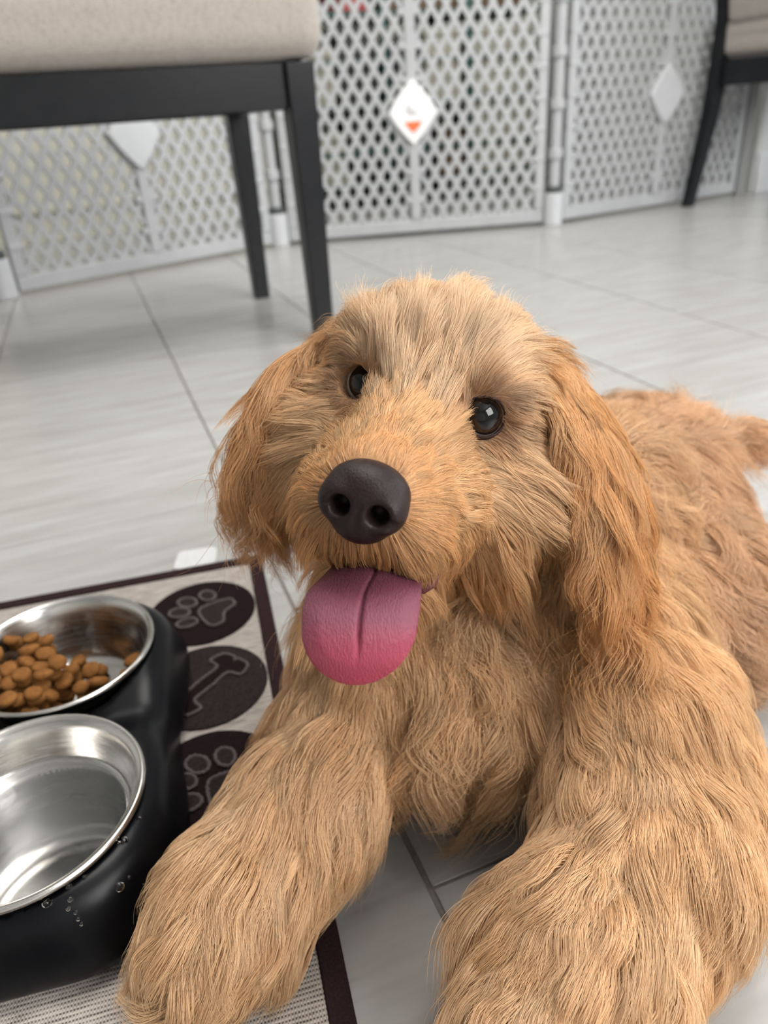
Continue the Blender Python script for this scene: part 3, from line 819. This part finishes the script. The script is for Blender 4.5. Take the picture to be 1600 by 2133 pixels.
# --- eyes
def m_eye():
    m = mat('eye', (.02, .012, .009), .08); n = NT(m)
    tc = n.n('ShaderNodeTexCoord'); sp = n.n('ShaderNodeSeparateXYZ'); n.l(tc.outputs['Object'], sp.inputs[0])
    mz = n.n('ShaderNodeMath', operation='MULTIPLY'); mz.inputs[1].default_value = 100.0; n.l(sp.outputs[2], mz.inputs[0])
    n.l(n.ramp(mz.outputs[0], [(0.0, (.55, .50, .48)), (.52, (.42, .36, .34)), (.58, (.004, .003, .003)), (.66, (.022, .011, .007)), (.85, (.016, .008, .005)), (.90, (.002, .002, .002))]), n.b.inputs['Base Color'])
    n.b.inputs['Coat Weight'].default_value = 0.7; n.b.inputs['Specular IOR Level'].default_value = 0.1; n.b.inputs['Coat Roughness'].default_value = 0.02
    return m
MT['eye'] = m_eye()
def sphere(r, n=32, m=24):
    V = [(0, 0, -r)]
    for i in range(1, m):
        ph = -math.pi / 2 + math.pi * i / m
        for k in range(n):
            t = 2 * math.pi * k / n; V.append((r * math.cos(ph) * math.cos(t), r * math.cos(ph) * math.sin(t), r * math.sin(ph)))
    V.append((0, 0, r)); e = len(V) - 1; Fc = []
    for k in range(n): Fc.append((0, 1 + (k + 1) % n, 1 + k)); Fc.append((e, e - n + k, e - n + (k + 1) % n))
    for i in range(m - 2):
        for k in range(n): Fc.append((1 + i * n + k, 1 + i * n + (k + 1) % n, 1 + (i + 1) * n + (k + 1) % n, 1 + (i + 1) * n + k))
    return V, Fc
gaze_c = [cw([.42, -.02, -1]), cw([.25, -.05, -1])]
for i in range(2):
    V, Fc = sphere(ER)
    me = mesh('eye', V, Fc, True); o = link('eye', me, MT['eye'])
    gz = HR.T @ eye_dir[i] * .35 + gaze_c[i] / np.linalg.norm(gaze_c[i]) * .65
    pd(o); o.matrix_basis = Matrix.Translation(Vector(h2w(eye_c[i]))) @ Vector(gz).to_track_quat('Z', 'Y').to_matrix().to_4x4()
    o['label'] = 'glossy dark brown eye'
    # eyelids: shell with an almond opening
    z = eye_dir[i]; x = np.array([1, 0, 0]) - z * z[0]; x /= np.linalg.norm(x); y = np.cross(z, x); 
    if y[2] < 0: y = -y
    def lid(q, c=eye_c[i], x=x, y=y, z=z, s=(1, -1)[i]):
        p = q - c; u, v, w_ = p @ x, p @ y, p @ z
        d = np.abs(np.linalg.norm(p, axis=1) - (ER + .0008)) - .0009
        op = np.sqrt((u / .0096)**2 + ((v - .02 * u) / .0082)**2) - 1
        d = smax(d, -op * .0075, .0012)
        return np.maximum(d, -.002 - w_)
    V, Fc = surface_nets(lid, eye_c[i] - .0145, eye_c[i] + .0145, .0007)
    pd(link('eyelid', mesh('eyelid', h2w(V), Fc, True), MT['lid']))['label'] = 'dark skin rim around the eye'

# --- tongue
TY = [1080, 1130, 1180, 1230, 1270, 1300]; TX = [802, 797, 787, 759, 752, 749]; TH = [72, 84, 97, 121, 124, 122]; TD = [.298, .286, .2715, .2570, .2495, .2462]
yy = np.arange(1040, 1480.0)
def soft(ys, vs, w=46):
    v = np.interp(yy, ys, vs); k = np.hanning(w); k /= k.sum(); return np.convolve(np.pad(v, w, mode='edge'), k, 'same')[w:-w]
TXs = soft(TY + [1430], TX + [740]); THs = soft(TY, TH); TDs = soft([1080, 1130, 1180, 1230, 1270, 1300, 1340, 1380, 1428], [.298, .286, .272, .2580, .2510, .2478, .2466, .2482, .2540], 70)
KP = .25 / F                                     # metres per pixel on the tongue
def tongue_sdf(g):                               # g: (pixel x, pixel y, depth) with pixels scaled to metres
    px, py, dp = g[:, 0] / KP, g[:, 1] / KP, g[:, 2]
    cx = np.interp(py, yy, TXs); hw = np.interp(py, yy, THs)
    us = (px - cx) / hw; t = np.maximum(py - 1300, 0) / 128
    rr = np.sqrt(us**2 + t**2) if True else us
    edge = (rr - 1) * hw * KP                    # below zero inside the outline
    sd = np.interp(py, yy, TDs)
    up = sst(1250, 1140, py)
    sd = sd + (.0040 + .008 * up) * np.abs(us)**2.2 + .0026 * np.exp(-(us / .032)**2) * np.clip((1415 - py) / 90, 0, 1) * np.clip(1.1 - t, 0, 1) + .0005 * np.sin(us * 9 + py / 60.) * up
    th = .0034 * np.sqrt(np.clip(-edge / .006, 0, 1))
    return np.maximum(np.abs(dp - sd - .0034) - th, np.maximum(edge, (1090 - py) * KP)) * .7
lo = np.array([600 * KP, 1080 * KP, .240]); hi = np.array([935 * KP, 1445 * KP, .318])
V, Fc = surface_nets(tongue_sdf, lo, hi, .00062)
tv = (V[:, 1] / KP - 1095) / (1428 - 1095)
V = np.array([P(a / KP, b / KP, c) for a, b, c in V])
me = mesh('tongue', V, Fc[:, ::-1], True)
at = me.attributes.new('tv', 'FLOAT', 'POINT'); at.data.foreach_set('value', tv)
tg_ = pd(link('tongue', me, MT['tongue'])); s_ = tg_.modifiers.new('smooth', 'SMOOTH'); s_.iterations = 4; s_.factor = .5
tg_['label'] = 'wet pink tongue hanging from the open mouth'
b = MB(); b.tube([P(868, 1150, .282), P(890, 1172, .279), P(905, 1192, .279), P(896, 1212, .279), P(878, 1232, .277)], [.002, .0032, .0034, .003, .0015], 10)
pd(b.build('lip', MT['mouth'], None, True))['label'] = 'dark pink corner of the lower lip'

# --- ears: flaps lofted along a centre line
def ear(rows, lat, label):
    lat = np.array(lat, float); lat /= np.linalg.norm(lat)
    C_ = np.array([cvec(px, py, d) for px, py, d, hw in rows]); n = 16; V = []
    T = np.gradient(C_, axis=0)
    for i, (px, py, d, hw) in enumerate(rows):
        t = T[i] / np.linalg.norm(T[i]); l = lat - t * (lat @ t); l /= np.linalg.norm(l); nn = np.cross(t, l)
        for k in range(n):
            a = 2 * math.pi * k / n
            V.append(CAM + M @ (C_[i] + l * hw * math.cos(a) + nn * (.0045 if i else .008) * math.sin(a)))
    m_ = len(rows)
    Fc = [(i * n + k, i * n + (k + 1) % n, (i + 1) * n + (k + 1) % n, (i + 1) * n + k) for i in range(m_ - 1) for k in range(n)]
    Fc += [tuple(range(n - 1, -1, -1)), tuple((m_ - 1) * n + k for k in range(n))]
    me = mesh('ear', V, Fc, True)
    # outward orientation
    import bmesh
    bm = bmesh.new(); bm.from_mesh(me); bmesh.ops.recalc_face_normals(bm, faces=bm.faces); bm.to_mesh(me); bm.free()
    o = pd(link('ear', me, MT['skin'])); o['label'] = label
    return o, CAM + C_ @ M.T
earL, earLc = ear([(1085, 735, .352, .012), (1140, 770, .347, .018), (1190, 830, .342, .022), (1232, 910, .340, .025), (1262, 1010, .340, .027), (1277, 1110, .344, .027), (1284, 1190, .348, .021), (1286, 1240, .352, .010)], (.72, .05, .6), 'long floppy ear on the right side of the photo')
earR, earRc = ear([(770, 725, .368, .010), (715, 742, .363, .013), (665, 775, .358, .016), (622, 830, .355, .017), (586, 895, .354, .017), (556, 955, .355, .015), (540, 1000, .358, .008)], (.8, .35, .45), 'floppy ear on the left side of the photo, swung outwards')

# ------------------------------------------------------------------ fur
def m_fur():
    m = bpy.data.materials.new('fur'); m.use_nodes = True; t = m.node_tree
    t.nodes.clear(); out = t.nodes.new('ShaderNodeOutputMaterial')
    at = t.nodes.new('ShaderNodeAttribute'); at.attribute_name = 'fcol'
    d = t.nodes.new('ShaderNodeBsdfDiffuse'); g = t.nodes.new('ShaderNodeBsdfHair'); tr = t.nodes.new('ShaderNodeBsdfTranslucent')
    g.component = 'Reflection'; g.inputs['RoughnessU'].default_value = .28; g.inputs['RoughnessV'].default_value = .7
    m1 = t.nodes.new('ShaderNodeMixShader'); m1.inputs[0].default_value = .30; m2 = t.nodes.new('ShaderNodeMixShader'); m2.inputs[0].default_value = .26
    mc = t.nodes.new('ShaderNodeMix'); mc.data_type = 'RGBA'; mc.inputs[0].default_value = .35; mc.inputs[7].default_value = (1, .95, .88, 1)
    t.links.new(at.outputs['Color'], d.inputs[0]); t.links.new(at.outputs['Color'], tr.inputs[0])
    t.links.new(at.outputs['Color'], mc.inputs[6]); t.links.new(mc.outputs[2], g.inputs[0])
    t.links.new(d.outputs[0], m1.inputs[1]); t.links.new(tr.outputs[0], m1.inputs[2]); t.links.new(m1.outputs[0], m2.inputs[1]); t.links.new(g.outputs[0], m2.inputs[2])
    t.links.new(m2.outputs[0], out.inputs[0])
    return m
MT['fur'] = m_fur()
def nz(p, s, seed):           # smooth pseudo-noise in -1..1
    r_ = np.random.default_rng(seed); o = np.zeros(len(p))
    for k in range(5):
        d = r_.normal(0, 1, 3); d /= np.linalg.norm(d); o += np.sin(p @ d * (2 * math.pi / s) * r_.uniform(.6, 1.6) + r_.uniform(0, 6.28))
    return o / 2.6
def norm(v): return v / (np.linalg.norm(v, axis=1)[:, None] + 1e-9)
def mesh_data(me):
    me.calc_loop_triangles(); n = len(me.vertices); V = np.empty(n * 3); me.vertices.foreach_get('co', V); V = V.reshape(-1, 3)
    N = np.empty(n * 3); me.vertices.foreach_get('normal', N); N = N.reshape(-1, 3)
    T = np.empty(len(me.loop_triangles) * 3, int); me.loop_triangles.foreach_get('vertices', T); return V, N, T.reshape(-1, 3)
def sample(V, N, T, n, dens):
    A = V[T]; ar = np.linalg.norm(np.cross(A[:, 1] - A[:, 0], A[:, 2] - A[:, 0]), axis=1) * dens(A.mean(1), norm(N[T].mean(1)))
    idx = np.searchsorted(np.cumsum(ar) / ar.sum(), rng.random(n)); idx = np.minimum(idx, len(T) - 1)
    u = np.sqrt(rng.random(n)); v = rng.random(n); wgt = np.stack([1 - u, u * (1 - v), u * v], 1)
    return (A[idx] * wgt[:, :, None]).sum(1), norm((N[T[idx]] * wgt[:, :, None]).sum(1))
def nearest(p, c):
    kd = kdtree.KDTree(len(c))
    for i, q in enumerate(c): kd.insert(q, i)
    kd.balance(); f = kd.find
    return np.fromiter((f(q)[1] for q in p.tolist()), int, len(p))
GRAV = np.array([0, 0, -1.0])
def strands(p, n, A, K, ph):
    # A: dict of per-strand arrays  L, flow, lift, bend, grav, wave, wf ; ph: clump phases
    t = A['flow'] - (A['flow'] * n).sum(1)[:, None] * n; t = norm(t); b = np.cross(t, n)
    X = np.empty((len(p), K, 3)); X[:, 0] = p; cur = p.copy()
    for k in range(1, K):
        s = (k - .5) / (K - 1)
        d = t + n * (A['lift'] * (1 - s)**1.1 - A['bend'] * s)[:, None] + GRAV * (A['grav'] * s)[:, None]
        cur = cur + norm(d) * (A['L'] / (K - 1))[:, None]; X[:, k] = cur
    s = np.linspace(0, 1, K)[None, :]
    am = (A['wave'] * A['L'])[:, None] * s**1.2
    w1 = np.sin(2 * math.pi * (A['wf'][:, None] * s + ph[:, :1])); w2 = np.cos(2 * math.pi * (A['wf'][:, None] * s * .9 + ph[:, 1:2]))
    X += (am * w1)[:, :, None] * b[:, None, :] + (am * w2 * .55)[:, :, None] * n[:, None, :]
    return X
def grow(name, data, n, dens, attr, K, cl1, cl2, parent, rad, seed, zmin=.004):
    """cl1, cl2: share of strands that lead coarse and fine locks"""
    p, nn = sample(*data, n, dens)
    A = attr(p, nn)
    def sub(A, i): return {k: v[i] for k, v in A.items()}
    n1 = max(8, int(n * cl1)); n2 = max(16, int(n * cl2))
    i1 = rng.choice(n, n1, replace=False); i2 = rng.choice(n, n2, replace=False)
    ph1 = rng.random((n1, 2))
    c1 = nearest(p, p[i1]); c2 = nearest(p, p[i2])
    # vary direction and length lock by lock
    jit = rng.normal(0, 1, (n1, 3)); jl = np.clip(rng.normal(1, .22, n1), .55, 1.5)
    A['flow'] = norm(A['flow']) + jit[c1] * A['mess'][:, None] + rng.normal(0, 1, (n, 3)) * (A['mess'] * .30)[:, None]
    A['L'] = A['L'] * jl[c1] * np.clip(rng.normal(1, .2, n), .4, 1.5)
    A['lift'] = A['lift'] * np.clip(1 + .35 * rng.normal(0, 1, n1)[c1], .2, 2)
    X = strands(p, nn, A, K, ph1[c1] + rng.normal(0, .05, (n, 2)))
    s = np.linspace(0, 1, K)
    G1 = X[i1]; G2 = X[i2]
    stray = rng.random(n)
    # fine lock pulls first, coarse lock pulls the fine lock leaders
    w1 = (A['clump'] * np.where(stray < .06, .1, 1))[:, None] * (s[None, :]**1.4) * .62
    G2 = G2 * (1 - w1[i2][:, :, None]) + G1[c1[i2]] * w1[i2][:, :, None]
    w2 = np.clip(A['clump'] * np.where(stray < .08, .15, rng.uniform(.75, 1.1, n)), 0, 1)[:, None] * (s[None, :]**.9) * .86
    X = X * (1 - w2[:, :, None]) + G2[c2] * w2[:, :, None]
    X[:, :, 2] = np.where(X[:, :, 2] < zmin, zmin + .15 * np.abs(X[:, :, 2] - zmin), X[:, :, 2])
    hc = bpy.data.hair_curves.new(name); hc.add_curves([K] * n)
    hc.attributes['position'].data.foreach_set('vector', X.reshape(-1).astype(np.float32))
    ra = hc.attributes.get('radius') or hc.attributes.new('radius', 'FLOAT', 'POINT')
    ra.data.foreach_set('value', ((rad * A['thick'])[:, None] * (1 - .78 * s[None, :]**2.2)).reshape(-1).astype(np.float32))
    col = A['col'] * np.clip(1 + .09 * rng.normal(0, 1, n1)[c1] + .08 * rng.normal(0, 1, n2)[c2] + .10 * rng.normal(0, 1, n), .5, 1.5)[:, None]
    col = col * np.minimum(1, .9 / col.max(1))[:, None]
    fa = hc.attributes.new('fcol', 'FLOAT_COLOR', 'CURVE'); fa.data.foreach_set('color', np.c_[col, np.ones(n)].reshape(-1).astype(np.float32))
    hc.materials.append(MT['fur'])
    o = bpy.data.objects.new(name, hc); COL.objects.link(o)
    o.parent = parent; o['kind'] = 'stuff'
    return o
BASE = np.array([.79, .51, .265]); PALE = np.array([.90, .665, .43]); RUST = np.array([.66, .345, .125]); DEEP = np.array([.36, .18, .085]); ROSE = np.array([.72, .46, .285])
def lerp(a, b, t): return a + (b - a) * t[:, None]
eyes_w = [h2w(c) for c in eye_c]; lidp = [c + d * .010 for c, d in zip(eye_c, eye_dir)]

def head_attr(p, n):
    q = w2h(p); N_ = len(p)
    rn = q - (nose_l + np.array([0, .004, -.004])); dnn = np.linalg.norm(rn, axis=1)
    fl = norm(rn)
    x, y, z = q.T
    down_h = HR @ GRAV
    side = sst(.018, .045, np.abs(x)); low = sst(-.035, -.055, z); top = sst(.015, .035, z)
    fl = fl + down_h * (side * 1.0 * sst(.03, -.03, y) + low * 1.3)[:, None]
    fl += np.array([0, 0, 1.0]) * (sst(.0, -.02, np.abs(x) - .022) * sst(.028, .005, y) * sst(-.03, -.01, z) * (1 - top) * .8)[:, None]
    fl += np.array([0, -1.0, 0]) * (top * .6)[:, None]
    fl += np.stack([np.sign(x) * side * .35, 0 * x, 0 * x], 1)
    de = np.full(N_, 9.)
    for e, dr in zip(lidp, eye_dir):
        v = q - e; d = np.linalg.norm(v, axis=1); de = np.minimum(de, d)
        fl += norm(v) * (2.5 * np.exp(-(d / .0135)**2))[:, None]
    bridge = sst(.022, .008, np.abs(x)) * sst(.034, .010, y) * sst(-.012, -.002, y + .012) * sst(.012, .002, z)
    L = .0055 + .0125 * sst(.014, .06, dnn) + .006 * sst(.06, .12, dnn)
    L += side * sst(.02, -.03, y) * sst(.01, -.03, z) * .019 + low * .007 + top * sst(-.03, -.06, y) * .004
    lip = sst(-.044, -.056, z) * sst(-.012, .006, y); L += lip * .001; fl += down_h * (lip * 1.6)[:, None]
    L += bridge * .0035 * (1 + .6 * sst(0, -.01, x))
    L *= .26 + .74 * sst(.0080, .024, de)
    lift = .42 + .55 * bridge + .15 * low
    col = lerp(np.tile(BASE, (N_, 1)), RUST * 1.12, sst(.055, .02, dnn) * .65)
    fore = sst(-.006, .014, z) * sst(.045, .02, np.abs(x)); col = lerp(col, PALE, np.clip(fore * .8 + bridge * .7, 0, .9) * sst(.03, .06, dnn))
    col = lerp(col, PALE, side * sst(-.045, -.02, z) * .35)
    col = lerp(col, DEEP, np.exp(-(np.maximum(de - .010, 0) / .0045)**2) * .75)
    col = lerp(col, RUST, low * .55)
    return dict(L=L, flow=fl @ HR, lift=lift, bend=np.full(N_, .22), grav=.25 + .35 * side + .4 * low, wave=.035 + .03 * side, wf=np.full(N_, 1.1), mess=.12 + .05 * top,
                clump=np.clip(.42 + .35 * side + .4 * low + .1 * top + .2 * lip, 0, 1.05), thick=.85 + .25 * side, col=col)
def masks_head(p):
    q = w2h(p); ok = np.ones(len(p))
    for c, dr in zip(eye_c, eye_dir):
        v = q - c; along = v @ dr; rad_ = np.linalg.norm(v - along[:, None] * dr, axis=1)
        ok *= np.where((along > 0) & (rad_ < .0083) & (along < .03), 0, 1)
    v = q - nose_l; ok *= np.where((np.linalg.norm(v / np.array([1.12, 1.1, 1.05]), axis=1) < .0150) & (v[:, 1] > -.012), 0, 1)
    mo = ell(q, (0, .040, -.0735), (.0205, .040, .0085)); ok *= np.where(mo < .0015, 0, 1)
    return ok
def bone_d(p): return np.stack([rcone(p, a, b, ra, rb) for a, b, ra, rb, k, f in BONES], 1)
def is_head(p):
    return head_sdf(w2h(p)) < bone_d(p).min(1) - .002
def view_w(p, n):
    v = norm(CAM - p); return .25 + .75 * sst(-.45, .1, (n * v).sum(1))
def dens_head(c, n):
    q = w2h(c); return is_head(c) * masks_head(c) * view_w(c, n) * (1 + .8 * sst(-.06, .02, q[:, 1]))
def body_attr(p, n):
    D = bone_d(p); W = np.exp(-np.maximum(D, -.01) / .010); W /= W.sum(1)[:, None]
    fl = np.zeros_like(p)
    leg = np.zeros(len(p)); paw = np.zeros(len(p)); rump = np.zeros(len(p)); chest = np.zeros(len(p))
    for i, (a, b, ra, rb, k, f) in enumerate(BONES):
        d = np.array(b) - np.array(a) if f is None else np.array(f); d = d / np.linalg.norm(d)
        if f is None: d = d + np.array([0, 0, -.35])
        fl += W[:, i:i + 1] * d
        if i in (6, 7, 8, 10, 11, 12): leg += W[:, i]
        if i in (8, 12): paw += W[:, i]
        if i in (1, 3, 14, 15, 16, 17, 18, 19): rump += W[:, i]
        if i in (0, 2, 4, 13): chest += W[:, i]
    # fan outwards from the leg axis and swirl
    fl = norm(fl)
    side = n.copy(); side[:, 2] *= .3; fl += norm(side) * .35 * (leg * .8 + chest * .2)[:, None]
    sw = nz(p, .07, 3); sw2 = nz(p, .035, 4); ax = np.cross(n, fl)
    fl = fl + norm(ax) * (.30 * sw + .25 * sw2)[:, None] * (1 - .45 * leg)[:, None]
    L = .050 * chest + .034 * (1 - chest); L = L - .006 * leg - .006 * paw + .004 * rump
    L *= 1 + .15 * nz(p, .05, 9)
    L *= .6 + .4 * sst(.003, .025, p[:, 2])
    col = lerp(np.tile(BASE, (len(p), 1)), ROSE, rump * .8)
    col = lerp(col, PALE, np.clip(.30 + .35 * nz(p, .05, 12), 0, 1) * (.55 * leg + .45 * chest))
    col = lerp(col, RUST, np.clip(.15 + .5 * nz(p, .06, 14), 0, .6) * (chest * .6 + rump * .3))
    tl = (W[:, -1] + W[:, -2]); L = L * (1 - .45 * tl)
    return dict(L=L, flow=fl, lift=.62 - .06 * leg + .1 * chest, bend=.32 + .12 * leg, grav=.35 + .35 * chest, wave=.085 + .085 * chest + .03 * rump, wf=1.0 + .5 * chest + .3 * nz(p, .04, 31), mess=.19 + .16 * chest + .08 * rump - .05 * paw,
                clump=.68 + .34 * chest - .14 * leg, thick=np.ones(len(p)), col=col)
def dens_body(c, n):
    dpt = (c - CAM) @ M[:, 2]
    return (~is_head(c)) * view_w(c, n) * sst(-.97, -.6, n[:, 2]) * np.clip(.42 / dpt, .35, 1.4)**1.6
def ear_attr(cl, out):
    def f(p, n):
        seg = cl[None, :, :] - p[:, None, :]; k = np.argmin((seg**2).sum(2), 1); m_ = len(cl)
        T = np.gradient(cl, axis=0); T /= np.linalg.norm(T, axis=1)[:, None]
        v = k / (m_ - 1)
        fl = T[np.minimum(k + 1, m_ - 1)] + GRAV * (.25 + .6 * v**2)[:, None] + n * .05
        lat = p - cl[k]; fl = fl + norm(lat) * (.16 * np.sin(v * math.pi))[:, None]
        col = lerp(np.tile(RUST * .98, (len(p), 1)), BASE, np.clip(.50 - .75 * v + .40 * nz(p, .03, 21), 0, 1))
        return dict(L=.020 + .026 * v + .005 * nz(p, .02, 5), flow=fl, lift=.12 + .25 * v, bend=np.full(len(p), .28), grav=.2 + .4 * v, wave=.06 + .045 * v, wf=1.6 + .4 * nz(p, .03, 6), mess=.10 + .08 * v,
                    clump=.90 + .08 * v, thick=np.ones(len(p)), col=col)
    return f
bd = mesh_data(body.data)
FUR = 1.0
grow('head_fur', bd, int(125000 * FUR), dens_head, head_attr, 7, .010, .09, body, .000088, 1)
grow('coat_fur', bd, int(175000 * FUR), dens_body, body_attr, 9, .008, .085, body, .000120, 2)
one = lambda c, n: np.ones(len(c))
grow('ear_fur', mesh_data(earL.data), int(21000 * FUR), one, ear_attr(earLc, 1), 10, .009, .08, earL, .000105, 3)
grow('ear_fur', mesh_data(earR.data), int(16000 * FUR), one, ear_attr(earRc, 1), 10, .009, .08, earR, .000105, 4)
